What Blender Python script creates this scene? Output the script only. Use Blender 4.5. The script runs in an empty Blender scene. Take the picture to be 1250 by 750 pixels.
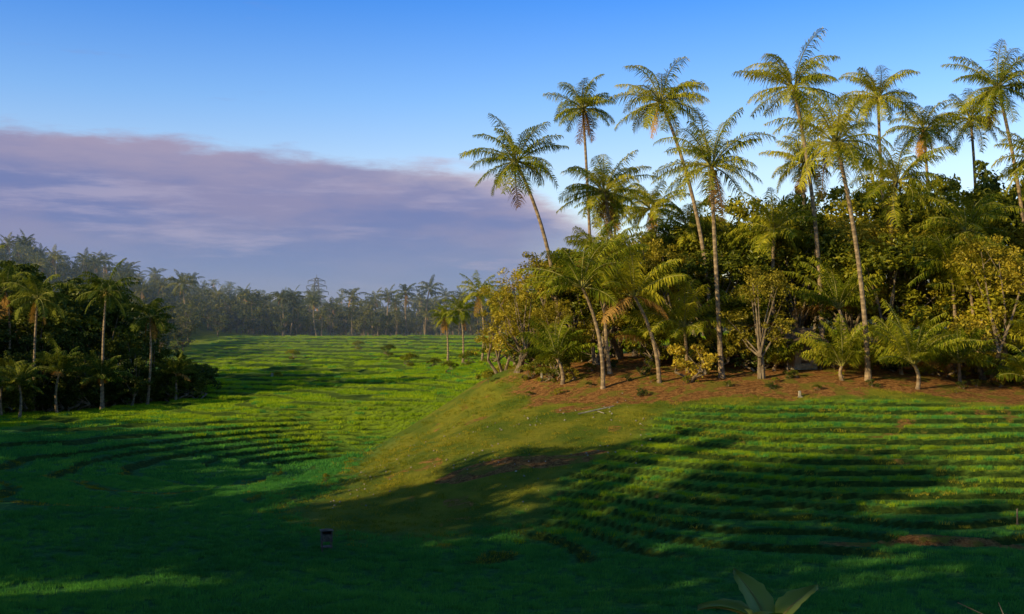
import bpy, math, random
import numpy as np
from mathutils import Vector
R=np.random.RandomState(7); random.seed(7)
scene=bpy.context.scene
SUN_EL=17.0
SUN_H=np.array([-0.862,-0.507])
# ---------------------------------------------------------------- helpers
def h01(ix,iy,s):
    v=np.sin(ix*127.1+iy*311.7+s*74.7)*43758.5453
    return v-np.floor(v)
def vnoise(x,y,sc,seed=0):
    x=np.asarray(x,float)/sc; y=np.asarray(y,float)/sc
    ix=np.floor(x); iy=np.floor(y); fx=x-ix; fy=y-iy
    fx=fx*fx*(3-2*fx); fy=fy*fy*(3-2*fy)
    a=h01(ix,iy,seed);b=h01(ix+1,iy,seed);c=h01(ix,iy+1,seed);d=h01(ix+1,iy+1,seed)
    return (a*(1-fx)+b*fx)*(1-fy)+(c*(1-fx)+d*fx)*fy-0.5
def sstep(a,b,x):
    t=np.clip((x-a)/(b-a),0,1); return t*t*(3-2*t)
# ---------------------------------------------------------------- terrain
CP=np.array([
(-40,38,0),(-18,38,0),(0,38,0),(18,38,.2),(40,40,1.2),(-30,54,0),(-10,54,0),(3,54,.3),(14,50,1.0),(23.4,49,1.2),
(0,0,8.2),(-30,0,7.5),(30,0,8.5),(0,15,4.4),(0,28,.8),(-30,18,3.2),(30,20,4.3),(0,-30,9),(-60,-30,8),(60,-20,10),(60,20,6),(-70,20,2),(-18,28,.6),(22,29,1.5),
(-31,67,0),(-59,125,.2),(-55,140,.6),(-75,100,0),(-100,130,1),(-100,60,1),(-16,67,-.1),(-30,96,0),(-15,84,-.7),(-10.5,93,-1.1),(-8,101,-.6),
(-36,130,1.4),(-42,150,2.5),(-25,150,2.8),(-15,160,3.2),(-8.7,180,3.9),(-7.3,130,2.7),(-16,115,1.6),(-25,108,.6),
(-45,190,.6),(-25,190,1.2),(-55,175,1.2),(-50,205,1.0),(-45,260,3.0),(-50,300,5.2),(-57,340,7.4),(-18,330,7),(-3.7,200,4.2),(-1,300,6.2),(-30,260,3.8),(-70,230,.8),(-84,330,6.5),(-90,230,0),
(-120,300,3),(-160,400,22),(-200,410,28),(-133,420,14),(-110,410,9),(-88,450,7),(0,420,7),(60,420,8),(-20,520,8),
(1,85,6.6),(-1.6,87,6.1),(-5,81,3.5),(-7.6,77,1.7),(-9.7,74,.9),(-14,76,-.2),(-1.3,72,3.6),(-1.2,62,2.2),(1.1,58,1.4),(-2.9,60,1.1),(4.3,76,5.0),(3.6,64,2.8),(6.9,53,1.4),
(-6,100,1.2),(-3,108,2.6),(2,114,4.6),(10,100,7),(30,100,7.5),(60,100,8.5),(20,130,8),(6,150,6),(33.6,72,5.4),(45,70,5.6),(60,60,5),
(26.6,57,3.2),(19.6,70,4.8),(16.8,60,3.3),(14.8,53,1.9),(18.7,48,1.2),(14.6,78,6.5),(20,76,6.4),(30,76,6.3),(8,79,6.3),(40,55,3.2),(90,60,6),(90,150,9),(90,300,9),
(-150,200,4),(-150,100,2)],float)
def tps_fit(P):
    n=len(P); d=np.hypot(P[:,None,0]-P[None,:,0],P[:,None,1]-P[None,:,1])
    K=np.where(d>0,d*d*np.log(d+1e-9),0)+np.eye(n)*2.0
    A=np.zeros((n+3,n+3)); A[:n,:n]=K; A[:n,n]=1;A[:n,n+1:]=P[:,:2]; A[n,:n]=1;A[n+1:,:n]=P[:,:2].T
    return np.linalg.solve(A,np.r_[P[:,2],0,0,0])
W=tps_fit(CP)
def base(x,y):
    x=np.atleast_1d(np.asarray(x,float)).ravel(); y=np.atleast_1d(np.asarray(y,float)).ravel()
    cx=np.clip(x,-210,100); cy=np.clip(y,-35,520)
    o=np.empty(len(x))
    for i in range(0,len(x),20000):
        a=cx[i:i+20000];b=cy[i:i+20000]
        d2=(a[:,None]-CP[None,:,0])**2+(b[:,None]-CP[None,:,1])**2
        o[i:i+20000]=(0.5*d2*np.log(d2+1e-12))@W[:-3]+W[-3]+W[-2]*a+W[-1]*b
    return o
def ybank(x): return 77.5-0.12*np.maximum(x-5,0)+0.8*np.sin(x*.35)
def terrain(x,y,full=False):
    x=np.atleast_1d(np.asarray(x,float)); y=np.atleast_1d(np.asarray(y,float))
    z=base(x,y)
    z=z+0.5*vnoise(x,y,17,1)*sstep(30,60,y)+0.22*vnoise(x,y,5,2)
    far=sstep(450,900,np.maximum(y,np.abs(x)*2.2)); 
    z=z+far*6*vnoise(x,y,140,9)
    mr=sstep(-1,1.2,x-(3.5+(y-60)*0.55)+2.5*vnoise(x,y,6,4))*sstep(0,2,ybank(x)-3.6-y)*sstep(44,47,y+.12*(x-15))
    ml=sstep(0,3,-9-x+(y-75)*0.13+3*vnoise(x,y,9,5))*sstep(54,66,y+8*vnoise(x,y,12,7))*sstep(185,170,y)
    mf=sstep(192,200,y)*sstep(345,335,y)*sstep(-95,-80,x)*sstep(20,10,x)
    def ter(z,s,seed,rs=.8,wob=.8):
        zz=z+s*wob*vnoise(x,y,15,seed)+s*.5*vnoise(x,y,4,seed+40)
        t=zz/s; f=np.floor(t); r=t-f
        lip=sstep(rs-.18,rs-.1,r)*sstep(rs+.02,rs-.04,r)
        return s*(f+sstep(rs,1,r))-s*wob*vnoise(x,y,15,seed)*.6+lip*0.12, r, f
    zr,rr,fr=ter(z,.35,11,.74); zl,rl,fl=ter(z,.38,12,.84,1.2); zf,rf,ff=ter(z,.62,13,.74)
    zo=z*(1-mr)+zr*mr
    zo=zo*(1-ml)+zl*ml
    zo=zo*(1-mf)+zf*mf
    near=sstep(140,60,y)
    zo=zo+near*(0.05*vnoise(x,y,1.3,3)+0.03*vnoise(x,y,.6,6))*(1-mr*.6)
    if not full: return zo
    r=np.where(mr>.5,rr,np.where(ml>.5,rl,rf))
    return zo,mr,ml,mf,r
def gz(x,y): return float(terrain([x],[y])[0])
def knoll(x,y):
    c=sstep(-14,-8.5,x-(y-75)*0.05+5*vnoise(x,y,5,21)+2*vnoise(x,y,2,23))*sstep(52,58,y-0.15*x+5*vnoise(x,y,5,22)+2*vnoise(x,y,1.6,24))*sstep(112,104,y)
    return c
def soilmask(x,y,mr,r):
    yb=ybank(x)
    s=sstep(-5.4,-2.4,y-yb+3.0*vnoise(x,y,3,31)+1.6*vnoise(x,y,1,36))*sstep(-3,5,x+(y-80)*.1+3*vnoise(x,y,2.5,39))*sstep(140,120,y)
    p=np.exp(-(((x-0.0)/4.6)**2+((y-62.2-.06*x)/1.3)**2)*1.0)
    p=sstep(.32,.5,p+.5*vnoise(x,y,2.2,32)+.3*vnoise(x,y,.8,33))
    q=np.exp(-(((x-6)/4.0)**2+((y-74.0)/1.4)**2)); q=sstep(.35,.75,q+.9*vnoise(x,y,1.8,34))
    k=knoll(x,y)*sstep(.28,.46,vnoise(x,y,2.6,37)+.5*vnoise(x,y,.9,38))*.55
    e=mr*sstep(.82,.86,r)*sstep(.2,.42,vnoise(x,y,5,35))*.5
    e2=sstep(46.6,47.1,y+.12*(x-15))*sstep(48.2,47.6,y+.12*(x-15)+.8*vnoise(x,y,2,45))*sstep(11,15,x)*.7
    return np.clip(np.maximum(np.maximum(s,p),np.maximum(np.maximum(np.maximum(q*.8,k),e),e2)),0,1)
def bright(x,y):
    """which paddies get the sunlit yellow-green rice, not the shade-tinted one: right terraces, the valley hump and beyond"""
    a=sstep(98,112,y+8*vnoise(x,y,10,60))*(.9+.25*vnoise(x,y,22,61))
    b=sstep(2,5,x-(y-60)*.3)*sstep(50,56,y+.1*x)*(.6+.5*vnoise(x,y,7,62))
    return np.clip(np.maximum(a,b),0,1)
def gl(a,b,d0,g,maxd=1e9):
    out=[a];d=d0
    while out[-1]<b: out.append(out[-1]+d); d=min(d*g,maxd)
    return out
ys=np.array(sorted(set([-400,-250,-150,-100,-70,-50,-35,-25]+list(np.arange(-18,30,1.2))+list(np.arange(30,112,.21))+gl(112,350,.32,1.005)+gl(352,9000,2.5,1.09))))
xp=list(np.arange(0,48,.3))+gl(48,110,.35,1.02)+gl(113,9000,2.6,1.11)
xs=np.array(sorted(set([-v for v in xp]+xp)))
X,Y=np.meshgrid(xs,ys); nx,ny=len(xs),len(ys)
Xf,Yf=X.ravel(),Y.ravel()
Z,mr,ml,mf,rr=terrain(Xf,Yf,True)
def mesh_np(name,v,faces_flat,sizes,mats,mi=None,smooth=False):
    me=bpy.data.meshes.new(name)
    v=np.asarray(v,np.float32); ff=np.asarray(faces_flat,np.int32); sizes=np.asarray(sizes,np.int32)
    me.vertices.add(len(v)); me.vertices.foreach_set('co',v.ravel())
    me.loops.add(len(ff)); me.loops.foreach_set('vertex_index',ff)
    me.polygons.add(len(sizes)); me.polygons.foreach_set('loop_start',np.r_[0,np.cumsum(sizes)[:-1]].astype(np.int32))
    me.polygons.foreach_set('loop_total',sizes)
    for m in mats: me.materials.append(m)
    if mi is not None: me.polygons.foreach_set('material_index',np.asarray(mi,np.int32))
    me.polygons.foreach_set('use_smooth',np.full(len(sizes),smooth))
    me.update(calc_edges=True); me.validate()
    return me
def obj(name,me,loc=(0,0,0),rz=0,s=1,parent=None):
    o=bpy.data.objects.new(name,me); scene.collection.objects.link(o)
    o.location=loc; o.rotation_euler=(0,0,rz); o.scale=(s,s,s) if not hasattr(s,'__len__') else s
    if parent: o.parent=parent
    return o
# ---------------------------------------------------------------- materials
def newmat(n):
    m=bpy.data.materials.new(n); m.use_nodes=True; nt=m.node_tree; nt.nodes.clear(); return m,nt
def N(nt,t,**k):
    n=nt.nodes.new(t)
    for a,b in k.items(): setattr(n,a,b)
    return n
def L(nt,a,b): nt.links.new(a,b)
def val(nt,op,a,b=None,c=None,clamp=False):
    n=N(nt,'ShaderNodeMath',operation=op); n.use_clamp=clamp
    for i,v in enumerate((a,b,c)):
        if v is None: continue
        if isinstance(v,(int,float)): n.inputs[i].default_value=v
        else: L(nt,v,n.inputs[i])
    return n.outputs[0]
def mix(nt,f,a,b,bt='MIX'):
    n=N(nt,'ShaderNodeMix',data_type='RGBA',blend_type=bt)
    for s,v in ((n.inputs[0],f),(n.inputs[6],a),(n.inputs[7],b)):
        if isinstance(v,(int,float)): s.default_value=v
        elif isinstance(v,tuple): s.default_value=(*v[:3],1)
        else: L(nt,v,s)
    return n.outputs[2]
def noise(nt,vec,sc,det=3,rough=.55):
    n=N(nt,'ShaderNodeTexNoise'); n.inputs['Scale'].default_value=sc; n.inputs['Detail'].default_value=det; n.inputs['Roughness'].default_value=rough
    if vec is not None: L(nt,vec,n.inputs['Vector'])
    return n.outputs[0]
def ramp01(nt,v,a,b):
    n=N(nt,'ShaderNodeMapRange',interpolation_type='SMOOTHSTEP'); L(nt,v,n.inputs[0]); n.inputs[1].default_value=a;n.inputs[2].default_value=b
    return n.outputs[0]
def leafmat(name,cols,trans=.35,gloss=0,patch=.12):
    m,nt=newmat(name); out=N(nt,'ShaderNodeOutputMaterial')
    geo=N(nt,'ShaderNodeNewGeometry'); oi=N(nt,'ShaderNodeObjectInfo')
    pn=ramp01(nt,noise(nt,geo.outputs['Position'],patch,3),.34,.66)
    r=geo.outputs['Random Per Island']
    f=val(nt,'ADD',val(nt,'MULTIPLY',r,.6),val(nt,'MULTIPLY',pn,.4))
    f=val(nt,'ADD',f,val(nt,'MULTIPLY',val(nt,'SUBTRACT',oi.outputs['Random'],.5),.45),clamp=True)
    cr=N(nt,'ShaderNodeValToRGB'); L(nt,f,cr.inputs[0]); e=cr.color_ramp.elements
    e[0].position=.1;e[0].color=(*cols[0],1); e[1].position=.9;e[1].color=(*cols[2],1); k=e.new(.5);k.color=(*cols[1],1)
    c=cr.outputs[0]
    d=N(nt,'ShaderNodeBsdfDiffuse'); L(nt,c,d.inputs[0])
    t=N(nt,'ShaderNodeBsdfTranslucent'); L(nt,mix(nt,1.0,c,(1.15,1.15,.6),'MULTIPLY'),t.inputs[0])
    ms=N(nt,'ShaderNodeMixShader'); ms.inputs[0].default_value=trans; L(nt,d.outputs[0],ms.inputs[1]);L(nt,t.outputs[0],ms.inputs[2])
    if gloss>0:
        g=N(nt,'ShaderNodeBsdfGlossy'); g.inputs['Roughness'].default_value=.4; g.inputs[0].default_value=(.9,.9,.7,1)
        m2=N(nt,'ShaderNodeMixShader'); m2.inputs[0].default_value=gloss; L(nt,ms.outputs[0],m2.inputs[1]);L(nt,g.outputs[0],m2.inputs[2])
        L(nt,m2.outputs[0],out.inputs[0])
    else: L(nt,ms.outputs[0],out.inputs[0])
    return m
def barkmat(name,c1,c2,ring=0):
    m,nt=newmat(name); out=N(nt,'ShaderNodeOutputMaterial'); p=N(nt,'ShaderNodeBsdfPrincipled'); p.inputs['Roughness'].default_value=.9
    geo=N(nt,'ShaderNodeNewGeometry')
    n=noise(nt,geo.outputs['Position'],3,4)
    f=ramp01(nt,n,.35,.65)
    if ring:
        sx=N(nt,'ShaderNodeSeparateXYZ'); L(nt,geo.outputs['Position'],sx.inputs[0])
        w=val(nt,'SINE',val(nt,'ADD',val(nt,'MULTIPLY',sx.outputs[2],ring),val(nt,'MULTIPLY',n,4)))
        f=val(nt,'ADD',val(nt,'MULTIPLY',f,.6),val(nt,'MULTIPLY',ramp01(nt,w,.2,.9),.4))
    L(nt,mix(nt,f,c1,c2),p.inputs[0])
    b=N(nt,'ShaderNodeBump'); b.inputs['Strength'].default_value=.5; b.inputs['Distance'].default_value=.05; L(nt,f,b.inputs['Height']); L(nt,b.outputs[0],p.inputs['Normal'])
    L(nt,p.outputs[0],out.inputs[0]); return m
M_palm=leafmat('palm_frond_leaf',[(.10,.14,.012),(.26,.28,.02),(.56,.49,.04)],.3,0,.3)
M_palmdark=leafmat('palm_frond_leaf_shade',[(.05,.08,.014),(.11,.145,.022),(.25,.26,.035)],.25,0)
M_dead=leafmat('dead_frond',[(.18,.09,.022),(.34,.18,.045),(.48,.28,.08)],.2)
M_leaf=leafmat('green_leaf',[(.06,.08,.01),(.17,.19,.014),(.42,.36,.022)],.3,.02)
M_leafy=leafmat('yellow_green_leaf',[(.20,.17,.015),(.43,.35,.028),(.66,.49,.05)],.35,.02)
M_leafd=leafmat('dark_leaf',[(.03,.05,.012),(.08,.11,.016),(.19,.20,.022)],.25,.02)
M_far=leafmat('distant_leaf_hazed',[(.05,.075,.04),(.10,.12,.045),(.24,.22,.06)],.25)  # leaf colours shifted toward blue to carry distance haze
M_rice=leafmat('rice_blade',[(.20,.34,.02),(.32,.46,.022),(.46,.56,.03)],.4,0,.09)
M_rice_shade=leafmat('rice_blade_shade',[(.06,.22,.06),(.10,.34,.07),(.17,.44,.075)],.4,0,.09)  # same rice, with the near fields' shade put into its colour
M_grass=leafmat('grass_blade',[(.12,.16,.018),(.26,.28,.022),(.52,.40,.05)],.35,0,.3)
M_trunk=barkmat('palm_bark',(.16,.11,.065),(.42,.30,.17),14)
M_bark=barkmat('tree_bark',(.12,.085,.05),(.28,.21,.13))
M_rachis=barkmat('frond_rachis',(.20,.20,.04),(.36,.32,.08))
M_nut=barkmat('coconut_husk',(.16,.15,.03),(.36,.24,.05))
M_stone=barkmat('stone',(.22,.2,.14),(.42,.37,.27))
M_wood=barkmat('weathered_wood',(.09,.065,.045),(.2,.15,.1))
M_wall=barkmat('plaster_wall',(.33,.25,.16),(.45,.35,.24))
M_thatch=barkmat('thatch',(.09,.055,.03),(.2,.13,.07))
M_steel=barkmat('galvanised_steel',(.08,.08,.085),(.14,.14,.15))
# ground material
m,nt=newmat('terrain_ground'); out=N(nt,'ShaderNodeOutputMaterial'); p=N(nt,'ShaderNodeBsdfPrincipled'); p.inputs['Roughness'].default_value=.95; p.inputs['Specular IOR Level'].default_value=.05
geo=N(nt,'ShaderNodeNewGeometry'); pos=geo.outputs['Position']
at=N(nt,'ShaderNodeAttribute',attribute_name='cover'); sc=N(nt,'ShaderNodeSeparateColor'); L(nt,at.outputs[0],sc.inputs[0])
n1=noise(nt,pos,.35,4); n2=noise(nt,pos,3.5,5,.65); n3=noise(nt,pos,14,4,.7); nb=noise(nt,pos,.045,3)
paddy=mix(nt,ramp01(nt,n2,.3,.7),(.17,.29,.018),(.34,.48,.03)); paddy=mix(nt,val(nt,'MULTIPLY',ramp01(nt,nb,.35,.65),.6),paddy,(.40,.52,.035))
paddy_shade=mix(nt,ramp01(nt,n2,.3,.7),(.04,.16,.05),(.10,.31,.065))  # paddy ground darkened to carry the shade of the near fields
rough=mix(nt,ramp01(nt,n1,.35,.65),(.13,.20,.02),(.32,.32,.03)); rough=mix(nt,ramp01(nt,n3,.5,.8),rough,(.50,.36,.09))
soil=mix(nt,ramp01(nt,n2,.3,.7),(.16,.065,.022),(.56,.27,.08)); soil=mix(nt,ramp01(nt,n3,.5,.8),soil,(.66,.38,.15))
soil=mix(nt,val(nt,'MULTIPLY',ramp01(nt,noise(nt,pos,.9,4),.50,.60),.75),soil,(.24,.24,.03))
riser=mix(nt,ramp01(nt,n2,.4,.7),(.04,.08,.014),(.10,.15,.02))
c=mix(nt,sc.outputs[0],rough,mix(nt,at.outputs['Alpha'],paddy_shade,paddy)); c=mix(nt,sc.outputs[2],c,riser)
sm=ramp01(nt,val(nt,'ADD',sc.outputs[1],val(nt,'MULTIPLY',val(nt,'SUBTRACT',n2,.5),.6)),.35,.65)
c=mix(nt,sm,c,soil); L(nt,c,p.inputs[0])
b=N(nt,'ShaderNodeBump'); b.inputs['Strength'].default_value=1.0; b.inputs['Distance'].default_value=.25
L(nt,val(nt,'ADD',n2,val(nt,'MULTIPLY',n3,.6)),b.inputs['Height']); L(nt,b.outputs[0],p.inputs['Normal']); L(nt,p.outputs[0],out.inputs[0])
M_ground=m
# ---------------------------------------------------------------- ground mesh
idx=np.arange(nx*ny).reshape(ny,nx)
q=np.stack([idx[:-1,:-1],idx[:-1,1:],idx[1:,1:],idx[1:,:-1]],-1).reshape(-1)
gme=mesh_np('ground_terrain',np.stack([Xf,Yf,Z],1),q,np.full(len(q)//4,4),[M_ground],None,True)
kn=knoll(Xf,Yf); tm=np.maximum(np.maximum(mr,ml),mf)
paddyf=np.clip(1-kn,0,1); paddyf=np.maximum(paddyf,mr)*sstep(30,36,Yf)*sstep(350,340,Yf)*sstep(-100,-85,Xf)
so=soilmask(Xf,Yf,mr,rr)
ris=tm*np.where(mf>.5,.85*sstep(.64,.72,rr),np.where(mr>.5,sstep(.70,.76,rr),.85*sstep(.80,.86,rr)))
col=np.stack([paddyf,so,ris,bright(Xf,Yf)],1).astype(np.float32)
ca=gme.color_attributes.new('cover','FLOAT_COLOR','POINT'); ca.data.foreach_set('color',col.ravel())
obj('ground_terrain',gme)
# ---------------------------------------------------------------- generators
def tube(pts,rads,ns=8):
    pts=np.asarray(pts,float); V=[];F=[]
    for i,(p,r) in enumerate(zip(pts,rads)):
        t=pts[min(i+1,len(pts)-1)]-pts[max(i-1,0)]; t/=np.linalg.norm(t)+1e-9
        a=np.cross(t,[0.13,1,.21]); a/=np.linalg.norm(a); b2=np.cross(t,a)
        for k in range(ns):
            w=2*math.pi*k/ns; V.append(p+r*(math.cos(w)*a+math.sin(w)*b2))
    for i in range(len(pts)-1):
        for k in range(ns):
            F.append((i*ns+k,i*ns+(k+1)%ns,(i+1)*ns+(k+1)%ns,(i+1)*ns+k))
    return np.array(V),F
class Acc:
    def __init__(s): s.V=[];s.F=[];s.S=[];s.M=[];s.n=0
    def add(s,V,F,m):
        V=np.asarray(V,float)
        s.V.append(V)
        if isinstance(F,np.ndarray):
            s.F.append((F+s.n).ravel()); s.S.append(np.full(F.shape[0],F.shape[1])); s.M.append(np.full(F.shape[0],m))
        else:
            for f in F: s.F.append(np.array(f)+s.n); 
            s.S.append(np.array([len(f) for f in F])); s.M.append(np.full(len(F),m))
        s.n+=len(V)
    def mesh(s,name,mats,smooth=False):
        return mesh_np(name,np.concatenate(s.V),np.concatenate(s.F),np.concatenate(s.S),mats,np.concatenate(s.M),smooth)
    def tube(s,p,r,m,ns=8): 
        V,F=tube(p,r,ns); s.add(V,F,m)
    def box(s,c,d,m,rz=0):
        c=np.array(c,float);d=np.array(d,float)/2
        v=np.array([[i,j,k] for i in(-1,1) for j in(-1,1) for k in(-1,1)],float)*d
        cr,sr=math.cos(rz),math.sin(rz); v=np.stack([v[:,0]*cr-v[:,1]*sr,v[:,0]*sr+v[:,1]*cr,v[:,2]],1)+c
        s.add(v,[(0,1,3,2),(4,6,7,5),(0,4,5,1),(2,3,7,6),(0,2,6,4),(1,5,7,3)],m)
def frond(A,o,az,e0,Lf,bend,rnd,m,nl=46,wl=.065,ll=.85):
    ns=12; s=np.linspace(0,1,ns); p=np.zeros((ns,3)); h=np.array([math.cos(az),math.sin(az),0]); side=np.array([-math.sin(az),math.cos(az),0])
    sw=rnd.uniform(-.5,.5)
    p[0]=o
    T=[]
    for i in range(ns):
        e=max(e0-bend*s[i]**1.5,-1.5)
        t=h*math.cos(e)+np.array([0,0,1])*math.sin(e)+side*sw*s[i]; t/=np.linalg.norm(t); T.append(t)
        if i: p[i]=p[i-1]+T[i-1]*Lf/(ns-1)
    T=np.array(T)
    A.tube(p,np.linspace(.06,.012,ns),1 if m==0 else m,4)
    u=np.linspace(.15,.99,nl); 
    P=np.stack([np.interp(u,s,p[:,k]) for k in range(3)],1); TT=np.stack([np.interp(u,s,T[:,k]) for k in range(3)],1)
    prof=np.clip(np.sin(np.pi*(u*.84+.10))**.7,.18,1)*ll
    tw=rnd.uniform(-.8,.8)
    for sg in (-1,1):
        j=rnd.uniform(-.22,.22,(nl,1)); dr=rnd.uniform(.5,1.5,(nl,1))
        d1=side*sg*math.cos(tw*sg)+TT*(.6+j)+np.array([0,0,1])*(.05+.6*math.sin(tw)*sg+rnd.uniform(-.2,.2,(nl,1))); d1/=np.linalg.norm(d1,axis=1)[:,None]
        d2=d1*.9+np.array([0,0,-1.0])*dr*1.1; d2/=np.linalg.norm(d2,axis=1)[:,None]
        l=(prof*rnd.uniform(.6,1.15,nl)*np.where(rnd.rand(nl)<.06,.15,1))[:,None]
        w=TT*wl*.5
        a=P-w*.6;b_=P+w*.6; mid=P+d1*l*.45; tip=mid+d2*l*.6
        V=np.stack([a,b_,mid+w,mid-w,tip+w*.2,tip-w*.2],1).reshape(-1,3)
        k=np.arange(nl)[:,None]*6
        F=np.concatenate([k+np.array([[0,1,2,3]]),k+np.array([[3,2,4,5]])])
        A.add(V,F,m)
def palm_mesh(seed,top,basep,Lf,nf=28,trunk=True,rad=.2,mats=None,young=False,curve=None,wl=.065,nl=46):
    rnd=np.random.RandomState(seed); A=Acc(); top=np.array(top,float)
    if trunk:
        b0=np.array(basep,float); c=b0*.45+top*.55; 
        cv=curve if curve is not None else rnd.uniform(-1.1,1.1,2)
        if young: cv=cv*.5
        c[:2]=b0[:2]*.75+top[:2]*.25+cv*1.2
        t=np.linspace(0,1,16)[:,None]; pts=(1-t)**2*b0+2*t*(1-t)*c+t*t*top
        r=np.interp(t[:,0],[0,.06,.3,1],[rad*1.6,rad*1.05,rad*.85,rad*.62])
        A.tube(pts,r,2,9)
    ph=rnd.uniform(0,6.28); up=rnd.uniform(50,90); bm=rnd.uniform(.7,1.0)
    for i in range(nf):
        q=i/(nf-1); e=math.radians(84-(120 if not young else up)*q**.85)+rnd.uniform(-.22,.22)
        az=ph+i*2.39996+rnd.uniform(-.5,.5)
        l=Lf*rnd.uniform(.72,1.1)*(.82+.2*math.sin(math.pi*min(1,q+.25)))
        dead=(q>.88 and rnd.rand()<(.3 if young else .4))
        if dead: e-=.25 if young else .6
        frond(A,top+np.array([math.cos(az),math.sin(az),0])*.12,az,e,l,rnd.uniform(.7,1.6)*(1.2-.4*q)*(bm if young else 1),rnd,3 if dead else 0,nl,wl,ll=.22*Lf+.1)
    if trunk and not young:
        for i in range(9):
            a=rnd.uniform(0,6.28); c=top+np.array([math.cos(a)*.32,math.sin(a)*.32,-.3-rnd.uniform(0,.35)])
            th=np.linspace(.05,math.pi-.05,5)
            A.tube([c+np.array([0,0,math.cos(x)*.15]) for x in th],[.13*math.sin(x) for x in th],4,6)
    return A.mesh('coconut_palm',mats or [M_palm,M_rachis,M_trunk,M_dead,M_nut])
def leaves(rnd,C,n,spread,size,flat=.6,squash=.75):
    k=len(C); c=np.repeat(C,n,0); sp=np.repeat(spread,n)[:,None]
    d=rnd.normal(size=(k*n,3)); d/=np.linalg.norm(d,axis=1)[:,None]; d*=(rnd.uniform(0,1,(k*n,1))**.45)
    d[:,2]*=squash
    p=c+d*sp
    nrm=d*.8+rnd.normal(size=d.shape)*.6+np.array([0,0,flat]); nrm/=np.linalg.norm(nrm,axis=1)[:,None]
    t=np.cross(nrm,rnd.normal(size=d.shape)); t/=np.linalg.norm(t,axis=1)[:,None]; b2=np.cross(nrm,t)
    s=(size*rnd.uniform(.6,1.25,(k*n,1)))
    V=np.stack([p-t*s*.5,p-b2*s*.26+nrm*s*.06,p+t*s*.55,p+b2*s*.26+nrm*s*.06],1).reshape(-1,3)
    F=np.arange(k*n*4).reshape(-1,4)
    return V,F
def tree_mesh(name,seed,h,rc,low,nc,nl,size,mat,multi=1,clump=.22):
    rnd=np.random.RandomState(seed); A=Acc()
    zc=h*(low+1)/2; hz=h*(1-low)/2
    nlobe=8; LO=[]
    for i in range(nlobe):
        a=i*2.4+rnd.uniform(-.4,.4); zf=rnd.uniform(-.85,.8); rr_=rc*rnd.uniform(.5,.8)*math.sqrt(max(.15,1-zf*zf))
        LO.append([math.cos(a)*rr_,math.sin(a)*rr_,zc+zf*hz*.8])
    LO.append([rnd.uniform(-.2,.2)*rc,rnd.uniform(-.2,.2)*rc,zc+hz*.75]); LO=np.array(LO)
    C=[]
    for i in range(nc):
        l=LO[i%len(LO)]; d=rnd.normal(size=3); d/=np.linalg.norm(d); d*=rnd.uniform(.4,1.05)
        C.append(l+d*np.array([rc*.48,rc*.48,hz*.34]))
    C=np.array(C)
    sp=rnd.uniform(.5,1.3,len(C))*rc*clump
    V,F=leaves(rnd,C,nl,sp,size); A.add(V,F,0)
    for s in range(multi):
        a=rnd.uniform(0,6.28); b0=np.array([math.cos(a),math.sin(a),0])*(.25 if multi>1 else 0)
        fork=np.array([rnd.uniform(-.3,.3)*(1+multi),rnd.uniform(-.3,.3)*(1+multi),h*max(.2,low*.9)])
        r0=.018*h+.04; 
        A.tube([b0-[0,0,.3],b0*.8+fork*.5+[rnd.uniform(-.1,.1),0,0],fork],[r0*1.2,r0*.85,r0*.7],1,7)
        for l in LO[s::multi]:
            m_=fork*.5+l*.5+rnd.uniform(-.3,.3,3)*rc*.2
            A.tube([fork,m_,l],[r0*.5,r0*.3,r0*.1],1,5)
            for c in C[rnd.randint(0,len(C),3)]:
                if np.linalg.norm(c-l)<rc*.7: A.tube([m_*.3+l*.7,c],[r0*.16,r0*.05],1,4)
    return A.mesh(name,[mat,M_bark])
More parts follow.
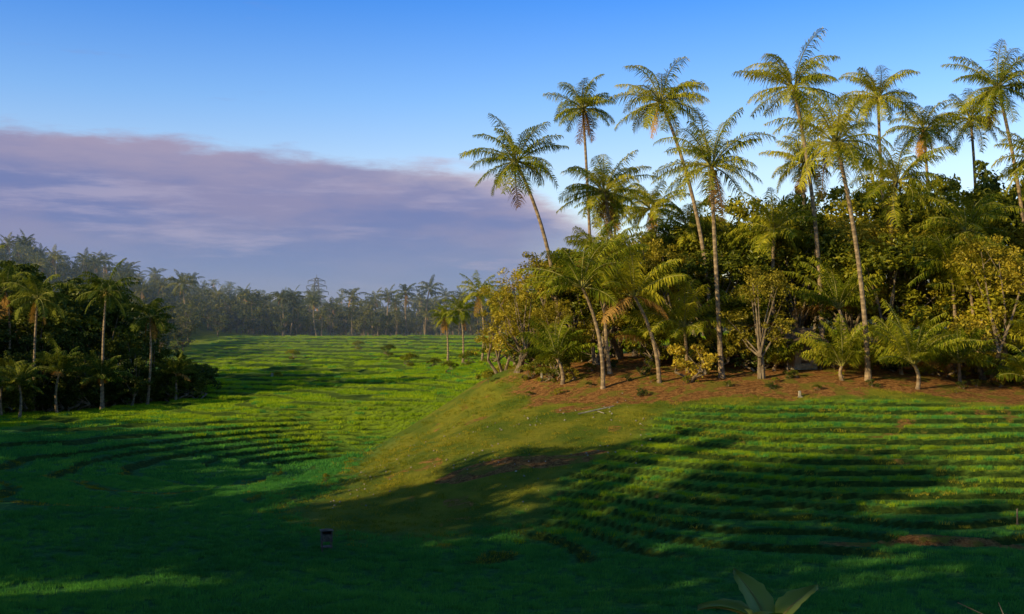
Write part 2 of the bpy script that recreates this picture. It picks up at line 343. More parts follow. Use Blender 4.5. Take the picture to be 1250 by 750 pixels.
# ---------------------------------------------------------------- instancing
def src_coll(name,meshes):
    c=bpy.data.collections.new(name)
    for i,me in enumerate(meshes):
        o=bpy.data.objects.new(name+'_part_%02d'%i,me); c.objects.link(o)
    return c
def instancer(name,pts,scl,rot,ids,coll):
    me=bpy.data.meshes.new(name); n=len(pts); me.vertices.add(n); me.vertices.foreach_set('co',np.asarray(pts,np.float32).ravel())
    a=me.attributes.new('scl','FLOAT','POINT'); a.data.foreach_set('value',np.asarray(scl,np.float32))
    a=me.attributes.new('rot','FLOAT_VECTOR','POINT'); a.data.foreach_set('vector',np.asarray(rot,np.float32).ravel())
    a=me.attributes.new('idx','INT','POINT'); a.data.foreach_set('value',np.asarray(ids,np.int32))
    o=obj(name,me)
    g=bpy.data.node_groups.new(name+'_scatter','GeometryNodeTree')
    g.interface.new_socket('Geometry',in_out='INPUT',socket_type='NodeSocketGeometry'); g.interface.new_socket('Geometry',in_out='OUTPUT',socket_type='NodeSocketGeometry')
    gi=g.nodes.new('NodeGroupInput'); go=g.nodes.new('NodeGroupOutput'); ip=g.nodes.new('GeometryNodeInstanceOnPoints')
    ci=g.nodes.new('GeometryNodeCollectionInfo'); ci.inputs['Collection'].default_value=coll; ci.inputs['Separate Children'].default_value=True; ci.inputs['Reset Children'].default_value=True
    def na(t,nm):
        k=g.nodes.new('GeometryNodeInputNamedAttribute'); k.data_type=t; k.inputs['Name'].default_value=nm; return k.outputs['Attribute']
    g.links.new(gi.outputs[0],ip.inputs['Points']); g.links.new(ci.outputs[0],ip.inputs['Instance']); ip.inputs['Pick Instance'].default_value=True
    g.links.new(na('INT','idx'),ip.inputs['Instance Index']); e=g.nodes.new('FunctionNodeEulerToRotation'); g.links.new(na('FLOAT_VECTOR','rot'),e.inputs[0]); g.links.new(e.outputs[0],ip.inputs['Rotation'])
    g.links.new(na('FLOAT','scl'),ip.inputs['Scale']); g.links.new(ip.outputs[0],go.inputs[0])
    md=o.modifiers.new('scatter','NODES'); md.node_group=g
    return o
def rotz(n,tilt=.06): return np.stack([R.uniform(-tilt,tilt,n),R.uniform(-tilt,tilt,n),R.uniform(0,6.28,n)],1)
# ---------------------------------------------------------------- blades
def tuft(seed,nb,h,rad,w,mat,lean=.5):
    rnd=np.random.RandomState(seed); a=rnd.uniform(0,6.28,nb); r=rad*np.sqrt(rnd.rand(nb))
    p=np.stack([np.cos(a)*r,np.sin(a)*r,np.full(nb,-.04)],1); dz=rnd.uniform(.65,1.1,nb)*h
    la=rnd.uniform(0,6.28,nb); ln=rnd.uniform(.1,1,nb)*lean*h
    dirn=np.stack([np.cos(la),np.sin(la),np.zeros(nb)],1); sd=np.stack([-np.sin(la+.8),np.cos(la+.8),np.zeros(nb)],1)*w/2
    mid=p+dirn*ln[:,None]*.35; mid[:,2]+=dz*.6; tip=p+dirn*ln[:,None]; tip[:,2]+=dz
    V=np.stack([p-sd,p+sd,mid+sd*.8,mid-sd*.8,tip],1).reshape(-1,3); k=np.arange(nb)[:,None]*5
    A=Acc(); A.add(V,k+np.array([[0,1,2,3]]),0); A.add(np.zeros((0,3)),(k+np.array([[3,2,4]]))-A.n,0)
    return A.mesh('blades',[mat])
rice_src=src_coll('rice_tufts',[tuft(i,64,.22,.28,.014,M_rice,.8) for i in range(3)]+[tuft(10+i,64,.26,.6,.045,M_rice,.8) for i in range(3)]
  +[tuft(30+i,64,.22,.30,.015,M_rice_shade,.8) for i in range(3)]+[tuft(40+i,64,.26,.6,.045,M_rice_shade,.8) for i in range(3)])
grass_src=src_coll('grass_tufts',[tuft(20+i,36,.13,.28,.016,M_grass,1.2) for i in range(4)])
def region(y0,y1,dens,mx=.62,off=5):
    w=mx*y1+off; n=int(dens*2*w*(y1-y0)); x=R.uniform(-w,w,n); y=R.uniform(y0,y1,n)
    k=np.abs(x)<mx*y+off; return x[k],y[k]
def rows(x,y,sp,wave):
    v=y+wave*np.sin(x*.06)+x*.12
    return y+(np.round(v/sp)*sp-v)*.6
RX=[];RY=[];RS=[];RI=[]
for (y0,y1,d,s,far) in ((30,52,7,.95,0),(52,78,6.5,1.0,0),(78,112,1.7,.95,1),(112,185,1.0,1.1,1),(185,345,.16,1.6,1)):
    x,y=region(y0,y1,d,.53 if y0<180 else .3)
    if y1<=52: y=rows(x,y,.7,3)
    RX.append(x);RY.append(y);RS.append(np.full(len(x),s)*R.uniform(.85,1.15,len(x)));RI.append(R.randint(0,3,len(x))+3*far)
RX=np.concatenate(RX);RY=np.concatenate(RY);RS=np.concatenate(RS);RI=np.concatenate(RI)
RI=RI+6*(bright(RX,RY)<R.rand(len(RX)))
z,m1,m2,m3,r=terrain(RX,RY,True); k1=knoll(RX,RY); tmm=np.maximum(np.maximum(m1,m2),m3)
keep=((k1<R.uniform(.1,.7,len(k1)))|(m1>.6))&~((tmm>.4)&(r>np.where(m2>.5,.74,np.where(m3>.5,.55,.60))))&(soilmask(RX,RY,m1,r)<.35)&(RX>-88)&~((RY>ybank(RX)-2.5)&(RX>0)&(RY<140))
keep&=~((tmm>.5)&(r<.05))
sc_=RS*(1+.35*vnoise(RX,RY,4,40)+.25*vnoise(RX,RY,1.5,41))
instancer('rice_crop',np.stack([RX,RY,z],1)[keep],sc_[keep],rotz(keep.sum()),RI[keep],rice_src)
x1,y1=region(44,112,4.5,.5,4); z,m1,m2,m3,r=terrain(x1,y1,True); k1=knoll(x1,y1)
keep=(((k1>.15)&(m1<.6))|((np.maximum(m1,m2)>.4)&(r>.8)))&(soilmask(x1,y1,m1,r)<.6)&(R.rand(len(x1))<.7+1.1*vnoise(x1,y1,2.5,44))&(y1<ybank(x1)+6)
instancer('rough_grass',np.stack([x1,y1,z],1)[keep],(R.uniform(.5,1.5,keep.sum())),rotz(keep.sum(),.2),R.randint(0,4,keep.sum()),grass_src)
x1,y1=region(2,36,4,.7,6); z=terrain(x1,y1); instancer('bank_grass',np.stack([x1,y1,z],1),R.uniform(1.2,2.4,len(x1)),rotz(len(x1),.3),R.randint(0,4,len(x1)),grass_src)
def stone(seed):
    rnd=np.random.RandomState(seed); A=Acc(); th=np.linspace(.05,math.pi-.05,5)
    V,F=tube([[0,0,math.cos(t)*.35] for t in th],[.5*math.sin(t) for t in th],7); V*=rnd.uniform(.75,1.25,(len(V),1)); A.add(V,F,0)
    return A.mesh('stone',[M_stone])
st=src_coll('stones',[stone(i) for i in range(3)])
n=320; x1=R.uniform(-10,9,n); y1=R.uniform(54,76,n); k=(knoll(x1,y1)>.5)&(vnoise(x1,y1,3,50)>-.1); x1,y1=x1[k],y1[k]
instancer('scattered_stones',np.stack([x1,y1,terrain(x1,y1)+.03],1),R.uniform(.04,.14,len(x1)),rotz(len(x1),.6),R.randint(0,3,len(x1)),st)
# ---------------------------------------------------------------- palms
PM=[
(0.3,85,22.9,3.7,86,4.4,(.9,0)),(6.8,105,31.0,7.8,105,4.1,None),(7.4,88,20.9,8.6,87,4.7,None),(11.6,85,27.5,15.3,84,4.6,(.8,0)),(14.0,77,21.4,14.9,78,5.0,(-.2,0)),
(21.1,82,28.0,23.2,82,5.0,(.4,0)),(21.6,73,22.4,24.4,75.2,5.1,(.2,0)),(31.8,95,30.0,33.5,95,4.5,None),(38.4,102,28.4,39.5,102,4.3,None),(38.2,86,28.9,40.6,85,4.5,(.2,0)),
(29.5,84,21.2,29.6,84,4.9,None),(12.7,100,20.8,12.9,100,4.0,None),(20.1,84,17.4,20.2,84,3.8,None),(34,82,17.2,34.6,82,4.5,None),(38.6,80,22.1,40.6,80,4.4,None),
(14.8,92,18.4,15,92,4.0,None),(25.5,96,24.5,26,96,4.2,None),(47,88,27,48,88,4.4,None),(52,80,24,53,80,4.4,None),(44,105,30,44,105,4.4,None),(10,108,22,10,108,4,None)]
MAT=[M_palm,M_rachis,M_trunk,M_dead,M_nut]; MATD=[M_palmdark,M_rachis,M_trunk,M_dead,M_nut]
def palm(tx,ty,tz,bx,by,lf,cv=None,seed=0,nf=30,mats=MAT,young=False,rad=.19,**kw):
    g=gz(bx,by)-.3; me=palm_mesh(seed,(tx-bx,ty-by,tz-g),(0,0,0),lf,nf,True,rad,mats,young,None if cv is None else np.array(cv),**kw)
    return obj('coconut_palm',me,(bx,by,g))
for i,(a,b_,c_,d,e,f,g) in enumerate(PM): palm(a,b_,c_,d,e,f,g,100+i)
for i,(a,b_,c_,d,e,f) in enumerate([(4.9,76.5,12.8,6.4,77.5,5.0),(8.5,76.5,12.2,10.4,77.6,4.8),(26.6,72.8,7.6,26.9,73.2,4.6),(22.6,75.2,7.4,22.8,75.3,4.0),(12.4,79,10.0,12.8,80,4.6),(30.5,75,7.6,30.7,75.3,3.6),(36.5,75,8.4,36.8,75.5,4.8),(17,81,10,17.2,81,4),
   (6.8,80,14.8,7.2,80.5,4.4),(3.2,79.5,7.8,3.6,79.5,3.8),(10.6,82,9.0,10.8,82,4.4),(23.5,79,11.4,23.8,79,4.4),(27.5,77.5,8,27.6,77.5,4.2),(33,79,12.6,33.2,79,4.4),(40.5,74,7.4,40.6,74.2,4),(31.5,79,14.5,31.8,79,4.4),(19,78.8,7.4,19,78.9,2.8),(34.5,73.5,6.6,34.5,73.5,3)]):
    palm(a,b_,c_,d,e,f,None,150+i,22,MAT,True,.16)
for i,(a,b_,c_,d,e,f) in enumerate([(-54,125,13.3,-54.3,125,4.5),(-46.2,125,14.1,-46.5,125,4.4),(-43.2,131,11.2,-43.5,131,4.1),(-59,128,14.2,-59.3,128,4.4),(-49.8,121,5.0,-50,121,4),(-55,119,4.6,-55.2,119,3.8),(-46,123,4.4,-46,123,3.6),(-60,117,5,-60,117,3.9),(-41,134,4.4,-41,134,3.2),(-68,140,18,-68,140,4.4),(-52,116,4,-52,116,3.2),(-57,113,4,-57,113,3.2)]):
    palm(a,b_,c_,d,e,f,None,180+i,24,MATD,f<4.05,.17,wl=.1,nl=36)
for i,(a,b_,c_,f) in enumerate([(-6,200,16.5,4.8),(-10,212,13.2,4.4),(-3,206,15,4.5),(-13.5,222,12,4),(2,190,15,4.5),(5,170,16,4.4)]):
    palm(a,b_,c_,a+.5,b_,f,None,195+i,24,MAT,False,.22,wl=.13,nl=24)
# ---------------------------------------------------------------- broadleaf trees
TG=[tree_mesh('broadleaf_tree',200+i,10,3.6,.2,80,80,.32,M_leaf,1,.2) for i in range(3)]
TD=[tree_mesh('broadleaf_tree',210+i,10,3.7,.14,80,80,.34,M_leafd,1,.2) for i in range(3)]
TY=[tree_mesh('slender_tree',220+i,10,3.3,.16,85,65,.24,M_leafy,3,.19) for i in range(3)]
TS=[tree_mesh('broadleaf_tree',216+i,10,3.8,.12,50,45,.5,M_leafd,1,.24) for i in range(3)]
SH=[tree_mesh('shrub',230+i,2.2,1.3,.02,26,60,.2,[M_leaf,M_leafy,M_leafd,M_leaf][i],3,.3) for i in range(4)]
def plant(name,me,x,y,s,squ=1.0):
    return obj(name,me,(x,y,gz(x,y)-.1),random.uniform(0,6.28),(s*squ,s*squ,s))
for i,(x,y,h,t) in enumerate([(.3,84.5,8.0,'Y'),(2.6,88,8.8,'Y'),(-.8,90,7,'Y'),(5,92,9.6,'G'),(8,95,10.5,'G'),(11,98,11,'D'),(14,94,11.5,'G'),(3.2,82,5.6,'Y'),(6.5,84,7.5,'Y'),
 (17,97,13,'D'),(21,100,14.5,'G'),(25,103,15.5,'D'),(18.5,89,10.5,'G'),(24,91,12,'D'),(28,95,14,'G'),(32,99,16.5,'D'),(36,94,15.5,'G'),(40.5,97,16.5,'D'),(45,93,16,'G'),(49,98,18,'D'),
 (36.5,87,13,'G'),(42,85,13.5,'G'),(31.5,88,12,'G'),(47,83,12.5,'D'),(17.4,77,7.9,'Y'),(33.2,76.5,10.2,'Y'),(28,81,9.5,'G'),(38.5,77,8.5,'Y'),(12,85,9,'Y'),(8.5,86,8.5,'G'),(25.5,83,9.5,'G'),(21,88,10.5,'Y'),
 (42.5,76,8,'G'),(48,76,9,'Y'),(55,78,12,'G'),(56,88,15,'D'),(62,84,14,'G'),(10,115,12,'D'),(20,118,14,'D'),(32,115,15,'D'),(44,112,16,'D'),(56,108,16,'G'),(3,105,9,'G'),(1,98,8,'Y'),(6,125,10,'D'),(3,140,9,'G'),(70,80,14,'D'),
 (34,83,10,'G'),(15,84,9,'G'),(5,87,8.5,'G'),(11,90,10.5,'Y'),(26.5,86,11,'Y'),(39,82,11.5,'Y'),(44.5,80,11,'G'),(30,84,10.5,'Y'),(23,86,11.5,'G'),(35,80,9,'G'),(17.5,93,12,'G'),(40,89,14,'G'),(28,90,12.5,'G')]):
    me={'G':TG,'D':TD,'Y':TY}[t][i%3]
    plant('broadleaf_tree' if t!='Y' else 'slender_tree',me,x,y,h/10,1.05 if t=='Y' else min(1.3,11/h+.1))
for i in range(125):
    x=R.uniform(0,56); y=float(ybank(x))+R.uniform(1.6,11)
    if abs(x-20.6)<1.4 and y<81: continue
    plant('shrub',SH[i%4],x,y,R.uniform(.3,1.35))
for i in range(34):
    x=R.uniform(1,45); plant('shrub',SH[i%4],x,float(ybank(x))+R.uniform(-3,2),R.uniform(.1,.33))
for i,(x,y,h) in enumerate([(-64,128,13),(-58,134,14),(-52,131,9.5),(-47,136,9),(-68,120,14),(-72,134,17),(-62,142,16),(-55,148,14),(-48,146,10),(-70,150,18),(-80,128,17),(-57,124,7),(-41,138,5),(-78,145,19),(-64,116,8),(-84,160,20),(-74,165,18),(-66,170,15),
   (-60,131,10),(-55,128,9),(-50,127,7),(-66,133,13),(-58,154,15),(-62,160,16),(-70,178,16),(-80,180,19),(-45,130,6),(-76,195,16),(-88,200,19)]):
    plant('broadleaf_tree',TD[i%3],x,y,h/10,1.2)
for i in range(60):
    t=i/59; x=-68+28*t+R.uniform(-1,1); y=112+25*t+R.uniform(-1,4)
    plant('shrub',SH[2],x,y,R.uniform(.9,2.0))
for i in range(7): plant('shrub',SH[2],-44+R.uniform(-4,4),148+R.uniform(-2,3),R.uniform(.8,1.4))
for (x,y,s) in [(-3.2,170,1.5),(-7,175,1.2),(-20,215,1.3),(-14,196,1),( -0.5,96,1.1),(-2,92,.8),(-36,168,.8),(-52,260,1.2),(-28,250,1.3),(-40,285,1.2),(-9,158,.9)]: plant('shrub',SH[0],x,y,s)
# groves on the near left bank, outside the frame; they shade the near paddies
k=0
for row in range(2):
    for i in range(24):
        t=i/23; x=-128+158*t; y=86-124*t
        x+=row*-9+R.uniform(-2.5,2.5); y+=row*-9+R.uniform(-2.5,2.5)
        if y>-14 and x>-14: continue
        top=R.uniform(15,19)+row*1.5
        if x>-48: top=R.uniform(16.5,21)
        h=(top*1.14-max(0,gz(x,y)-1))
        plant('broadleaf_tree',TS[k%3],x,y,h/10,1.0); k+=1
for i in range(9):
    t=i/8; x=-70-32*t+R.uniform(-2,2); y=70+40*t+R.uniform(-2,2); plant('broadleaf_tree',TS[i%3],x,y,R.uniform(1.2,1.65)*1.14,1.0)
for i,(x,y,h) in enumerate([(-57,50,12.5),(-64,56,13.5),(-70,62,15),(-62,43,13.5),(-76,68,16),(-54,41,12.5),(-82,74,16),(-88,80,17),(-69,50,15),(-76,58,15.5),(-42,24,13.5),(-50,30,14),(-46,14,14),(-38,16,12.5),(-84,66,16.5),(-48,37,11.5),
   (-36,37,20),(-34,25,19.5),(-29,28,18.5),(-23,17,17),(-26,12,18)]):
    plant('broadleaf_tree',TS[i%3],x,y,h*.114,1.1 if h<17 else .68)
# ---------------------------------------------------------------- distant forest
far_src=src_coll('forest_trees',[tree_mesh('far_tree',300+i,12,4.6,.12,34,34,.75,M_far,1,.3) for i in range(4)]+
  [palm_mesh(320+i,(0.6,0.3,13+i),(0,0,0),4.8,20,True,.28,[M_far,M_rachis,M_trunk,M_dead,M_nut],wl=.22,nl=16) for i in range(2)])
P=[]
n=1300; x=R.uniform(-330,200,n); y=R.uniform(352,500,n); P.append((x,y))
n=320; x=R.uniform(-190,-88,n); y=R.uniform(160,352,n); kk=x<-86-(y-160)*.02; P.append((x[kk],y[kk]))
n=120; x=R.uniform(12,110,n); y=R.uniform(150,350,n); P.append((x,y))
n=600; x=R.uniform(-700,500,n); y=R.uniform(500,900,n); P.append((x,y))
x=np.concatenate([a for a,b_ in P]); y=np.concatenate([b_ for a,b_ in P])
ids=np.where(R.rand(len(x))<.27,R.randint(4,6,len(x)),R.randint(0,4,len(x)))
fs=R.uniform(.5,1.25,len(x))*np.where(ids>3,.95,1)
instancer('distant_forest',np.stack([x,y,terrain(x,y)-.3],1),fs,rotz(len(x),.05),ids,far_src)
# ---------------------------------------------------------------- transmission tower
def pylon(x,y,h,w):
    A=Acc(); g=gz(x,y)-.5; lv=np.linspace(0,1,8)
    def corner(t,i):
        hw=(w*.5)*(1-t)**1.3*.9+.7; s=[(-1,-1),(1,-1),(1,1),(-1,1)][i%4]; return np.array([s[0]*hw,s[1]*hw,t*h])
    for i in range(4):
        A.tube([corner(t,i) for t in lv],[.2]*8,0,4)
        for a,b_ in zip(lv[:-1],lv[1:]):
            A.tube([corner(a,i),corner(b_,i+1)],[.1,.1],0,4); A.tube([corner(a,i+1),corner(b_,i)],[.1,.1],0,4); A.tube([corner(b_,i),corner(b_,i+1)],[.1,.1],0,4)
    for t,l in ((.72,5.6),(.84,4.8),(.95,4.0)):
        for s in (-1,1):
            for o_ in (-.7,.7):
                A.tube([[0,o_,t*h],[s*l,0,t*h]],[.2,.14],0,4); A.tube([[0,o_,t*h+1.5],[s*l,0,t*h]],[.14,.1],0,4)
            A.tube([[s*l,0,t*h],[s*l,0,t*h-1.5]],[.14,.14],0,5)
    A.tube([[0,0,h],[0,0,h+2]],[.2,.06],0,4)
    obj('transmission_tower',A.mesh('transmission_tower',[M_steel]),(x,y,g),.25)
pylon(-93.5,525,22.5,7)
# ---------------------------------------------------------------- hut
hx,hy=20.6,79.5; g=gz(hx,hy); hut=bpy.data.objects.new('field_hut',None); scene.collection.objects.link(hut); hut.location=(hx,hy,g); hut.rotation_euler=(0,0,.25); hut.scale=(.85,.85,.85)
A=Acc(); A.box((.35,0,1.5),(1.9,1.7,2.0),0); A.box((.35,0,.25),(2.1,1.9,.5),1); obj('walls',A.mesh('walls',[M_wall,M_stone]),parent=hut)
A=Acc(); A.box((.35,-.86,1.35),(.7,.06,1.6),0); A.box((.72,-.865,1.35),(.06,.09,1.7),0); A.box((-.02,-.865,1.35),(.06,.09,1.7),0); obj('door',A.mesh('door',[M_wood]),parent=hut)
A=Acc()
for sx in(-1.5,1.6):
    for sy in(-1.2,1.2): A.tube([[sx,sy,-.2],[sx,sy,2.5]],[.07,.06],0,6)
obj('posts',A.mesh('posts',[M_wood]),parent=hut)
A=Acc(); o1=[(-2,-1.6,2.4),(2.1,-1.6,2.4),(2.1,1.6,2.4),(-2,1.6,2.4),(-1.2,0,3.5),(1.3,0,3.5)]
V=np.array(o1+[(a,b_,c_-.14) for a,b_,c_ in o1]); A.add(V,[(0,1,5,4),(2,3,4,5),(1,2,5),(3,0,4),(6,10,11,7),(8,11,10,9),(7,11,8),(9,10,6),(0,6,7,1),(1,7,8,2),(2,8,9,3),(3,9,6,0)],0)
obj('roof',A.mesh('roof',[M_thatch]),parent=hut)
# small offering box in the paddy
sx_,sy_=-8.5,50.5; g=gz(sx_,sy_); sh=bpy.data.objects.new('field_shrine',None); scene.collection.objects.link(sh); sh.location=(sx_,sy_,g-.1); sh.rotation_euler=(0,0,.3); sh.scale=(.85,.85,.9)
A=Acc()
for a in(-.25,.25):
    for b_ in(-.25,.25): A.tube([[a,b_,-.2],[a,b_,1.15]],[.03,.025],0,6)
obj('legs',A.mesh('legs',[M_wood]),parent=sh)
A=Acc(); A.box((0,0,.62),(.62,.62,.05),0); A.box((0,.27,.88),(.5,.04,.46),0); A.box((0,-.27,.8),(.5,.04,.30),0); A.box((-.27,0,.88),(.04,.5,.46),0); A.box((.27,0,.88),(.04,.5,.46),0); A.box((0,0,.3),(.56,.56,.04),0); obj('box',A.mesh('box',[M_wood]),parent=sh)
A=Acc(); V=np.array([(-.36,-.36,1.13),(.36,-.36,1.13),(.36,.36,1.13),(-.36,.36,1.13),(0,0,1.22)]); A.add(V,[(0,1,4),(1,2,4),(2,3,4),(3,0,4),(3,2,1,0)],0); obj('roof',A.mesh('roof',[M_thatch]),parent=sh)
def post(name,x,y,h,w,mat,n=6):
    A=Acc(); A.tube([[0,0,-.2],[0,0,h*.9],[0,0,h]],[w,w*.92,w*.5],0,n); A.box((0,0,-.02),(w*2.6,w*2.6,.1),0); obj(name,A.mesh(name,[mat]),(x,y,gz(x,y)))
post('boundary_stone',18.9,72.2,.4,.11,M_stone); post('boundary_stone',2.2,81,.8,.1,M_stone); post('wooden_stake',22.7,49.5,.7,.04,M_wood); post('boundary_stone',-36,165,1.0,.22,M_stone)
A=Acc(); A.tube([[-1.1,-.4,.05],[0,0,.25],[1.3,.5,.5]],[.05,.05,.04],0,6); A.tube([[.2,.1,.2],[.6,-.5,.1]],[.04,.03],0,5); obj('fallen_pole',A.mesh('fallen_pole',[M_stone]),(5.4,72,gz(5.4,72)))
for x,y,s in [(-1.8,84,.35),(-11.5,68,.3),(10,66,.25)]: plant('sapling',TG[0],x,y,s*.25)
# ---------------------------------------------------------------- banana plant on near bank
bx,by=2.35,10.0; g=gz(bx,by); bp=bpy.data.objects.new('banana_plant',None); scene.collection.objects.link(bp); bp.location=(bx,by,g)
M_ban=leafmat('banana_leaf',[(.12,.19,.03),(.18,.27,.035),(.26,.33,.045)],.4,.05)
rz=7.75-g
A=Acc(); A.tube([[0,0,-.2],[0,0,rz*.75]],[.12,.07],0,8); obj('stem',A.mesh('stem',[M_rachis]),parent=bp)
for i,(az,e0,l,bd) in enumerate([(2.9,.9,.8,1.3),(.3,1.1,.7,.9),(2.2,1.2,.75,.8),(-1.2,.7,.8,1.2),(4.2,1.0,.7,1.1)]):
    A=Acc(); ns=14; p=np.array([0,0,rz*.7]); side=np.array([-math.sin(az),math.cos(az),0]); V=[];PT=[]
    for j in range(ns):
        t=j/(ns-1); e=e0-bd*t; PT.append(p.copy()); w=.17*math.sin(math.pi*min(1,.08+t*.95))**.6*(1+.08*math.sin(j*2.3+i))
        V+= [p-side*w+np.array([0,0,.07*w/.2]),p-side*w*.5+np.array([0,0,.05]),p,p+side*w*.5+np.array([0,0,.05]),p+side*w+np.array([0,0,.07*w/.2])]
        p=p+np.array([math.cos(az)*math.cos(e),math.sin(az)*math.cos(e),math.sin(e)])*l/ns
    F=[(j*5+k_,j*5+k_+1,j*5+k_+6,j*5+k_+5) for j in range(ns-1) for k_ in range(4)]
    A.add(V,F,0); A.tube(PT,np.linspace(.025,.006,ns),1,5); obj('leaf_%d'%(i+1),A.mesh('banana_leaf',[M_ban,M_rachis],True),parent=bp)
A=Acc(); rnd=np.random.RandomState(12)
for i in range(14):
    a=rnd.uniform(0,6.28); p0=np.zeros(3); d=np.array([math.cos(a)*.35,math.sin(a)*.35,1.0])
    for s_ in range(5):
        p1=p0+d*.2+rnd.normal(size=3)*.03; A.tube([p0,p1],[.009-.0015*s_,.008-.0015*s_],0,5)
        d2=d+rnd.normal(size=3)*.6; A.tube([p1,p1+d2*.13],[.005,.002],0,4); p0=p1; d=d+rnd.normal(size=3)*.15; d/=np.linalg.norm(d)
obj('bare_shrub',A.mesh('bare_shrub',[M_bark]),(4.35,9.6,gz(4.35,9.6)+.1),0,1.25)
# ---------------------------------------------------------------- thin morning haze over the far valley
hm,nt=newmat('valley_haze'); out=N(nt,'ShaderNodeOutputMaterial'); vs=N(nt,'ShaderNodeVolumeScatter'); vs.inputs['Color'].default_value=(.6,.78,1,1); vs.inputs['Density'].default_value=.0008; vs.inputs['Anisotropy'].default_value=.1
L(nt,vs.outputs[0],out.inputs['Volume'])
A=Acc(); A.box((-60,560,10),(1500,640,56),0); obj('valley_haze',A.mesh('valley_haze',[hm]))
# ---------------------------------------------------------------- world
w=bpy.data.worlds.new('World'); scene.world=w; w.use_nodes=True; nt=w.node_tree; nt.nodes.clear()
out=N(nt,'ShaderNodeOutputWorld'); tc=N(nt,'ShaderNodeTexCoord'); d=tc.outputs['Generated']
sky=N(nt,'ShaderNodeTexSky',sky_type='NISHITA'); sky.sun_disc=False; sky.sun_elevation=math.radians(SUN_EL)
sky.sun_rotation=math.atan2(SUN_H[0],SUN_H[1]); sky.air_density=1.0; sky.dust_density=.4; sky.ozone_density=1.5
sx=N(nt,'ShaderNodeSeparateXYZ'); L(nt,d,sx.inputs[0])
az=val(nt,'ARCTAN2',sx.outputs[0],sx.outputs[1]); el=val(nt,'ARCSINE',sx.outputs[2])
cr=N(nt,'ShaderNodeValToRGB'); L(nt,val(nt,'DIVIDE',el,1.5708,clamp=True),cr.inputs[0]); e=cr.color_ramp.elements
e[0].position=0; e[0].color=(.64,.60,.58,1); e[1].position=.6; e[1].color=(.12,.17,.23,1)
for ps,cc in ((.09,(.60,.60,.70)),(.13,(.40,.54,.76)),(.185,(.17,.41,.80)),(.28,(.16,.32,.52))): k=e.new(ps); k.color=(*cc,1)
tint=mix(nt,1.0,mix(nt,1.0,sky.outputs[0],cr.outputs[0],'MULTIPLY'),(3,3,3),'MULTIPLY')
bg=N(nt,'ShaderNodeBackground'); L(nt,tint,bg.inputs[0]); bg.inputs[1].default_value=.10
cm=N(nt,'ShaderNodeCombineXYZ'); L(nt,az,cm.inputs[0]); L(nt,val(nt,'MULTIPLY',el,4.5),cm.inputs[1]); cv=cm.outputs[0]
na=noise(nt,cv,5,5,.5); nb_=noise(nt,cv,18,6,.62)
t1=val(nt,'SUBTRACT',.170,val(nt,'MULTIPLY',ramp01(nt,az,-.5,.05),.022))
t1=val(nt,'SUBTRACT',t1,val(nt,'MULTIPLY',ramp01(nt,az,-.05,.12),.06))
topc=val(nt,'ADD',t1,val(nt,'ADD',val(nt,'MULTIPLY',val(nt,'SUBTRACT',na,.5),.03),val(nt,'MULTIPLY',val(nt,'SUBTRACT',nb_,.5),.03)))
dd=val(nt,'SUBTRACT',topc,el)
mk=ramp01(nt,dd,-.004,.014)
fade=val(nt,'SUBTRACT',1.0,ramp01(nt,val(nt,'ADD',az,val(nt,'MULTIPLY',val(nt,'SUBTRACT',na,.5),.22)),.0,.22))
mk=val(nt,'MULTIPLY',mk,fade)
c1=mix(nt,ramp01(nt,noise(nt,cv,5,5),.38,.62),(.16,.20,.43),(.26,.25,.43))
band=val(nt,'MULTIPLY',val(nt,'SUBTRACT',1.0,ramp01(nt,dd,0.0,.05)),ramp01(nt,na,.25,.6))
c1=mix(nt,val(nt,'MULTIPLY',band,.75),c1,(.42,.35,.47))
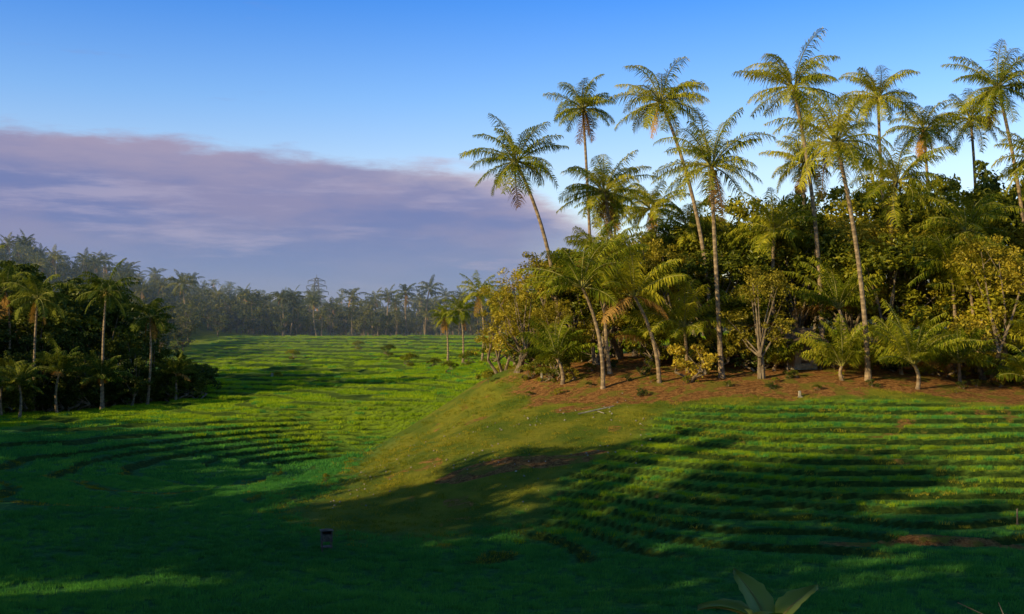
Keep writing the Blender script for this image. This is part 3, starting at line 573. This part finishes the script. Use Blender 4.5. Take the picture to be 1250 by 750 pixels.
rim=val(nt,'MULTIPLY',val(nt,'SUBTRACT',1.0,ramp01(nt,dd,0.0,.03)),ramp01(nt,az,-.22,.0)); c1=mix(nt,val(nt,'MULTIPLY',rim,.8),c1,(.64,.53,.57))
low=val(nt,'SUBTRACT',1.0,ramp01(nt,el,.03,.11)); c1=mix(nt,val(nt,'MULTIPLY',low,.75),c1,(.16,.25,.50))
stv=N(nt,'ShaderNodeCombineXYZ'); L(nt,az,stv.inputs[0]); L(nt,val(nt,'MULTIPLY',el,7),stv.inputs[1])
stk=ramp01(nt,noise(nt,stv.outputs[0],4.5,7,.6),.50,.66); c1=mix(nt,val(nt,'MULTIPLY',stk,.6),c1,(.42,.38,.54))
wisp=val(nt,'MULTIPLY',ramp01(nt,noise(nt,stv.outputs[0],7,5),.62,.76),val(nt,'MULTIPLY',ramp01(nt,el,.17,.19),val(nt,'SUBTRACT',1.0,ramp01(nt,az,-.35,-.15))))
bc=N(nt,'ShaderNodeBackground'); L(nt,c1,bc.inputs[0]); bc.inputs[1].default_value=1.0
m1_=N(nt,'ShaderNodeMixShader'); L(nt,val(nt,'MAXIMUM',val(nt,'MULTIPLY',mk,.95),val(nt,'MULTIPLY',wisp,.4)),m1_.inputs[0]); L(nt,bg.outputs[0],m1_.inputs[1]); L(nt,bc.outputs[0],m1_.inputs[2]); L(nt,m1_.outputs[0],out.inputs[0])
# ---------------------------------------------------------------- sun + camera
sd=bpy.data.lights.new('sun','SUN'); sd.energy=5; sd.angle=math.radians(.5); sd.color=(1,.79,.40); so_=bpy.data.objects.new('sun',sd); scene.collection.objects.link(so_)
e=math.radians(SUN_EL); v=Vector((SUN_H[0]*math.cos(e),SUN_H[1]*math.cos(e),math.sin(e))); so_.rotation_euler=v.to_track_quat('Z','Y').to_euler(); so_.location=(-60,-40,60)
cd=bpy.data.cameras.new('camera'); cd.lens=38.6; cd.clip_end=20000; cd.clip_start=.1; co=bpy.data.objects.new('camera',cd); scene.collection.objects.link(co); co.location=(0,0,10); co.rotation_euler=(math.radians(91.07),0,0); scene.camera=co
scene.view_settings.view_transform='Standard'; scene.view_settings.look='None'; scene.view_settings.exposure=0
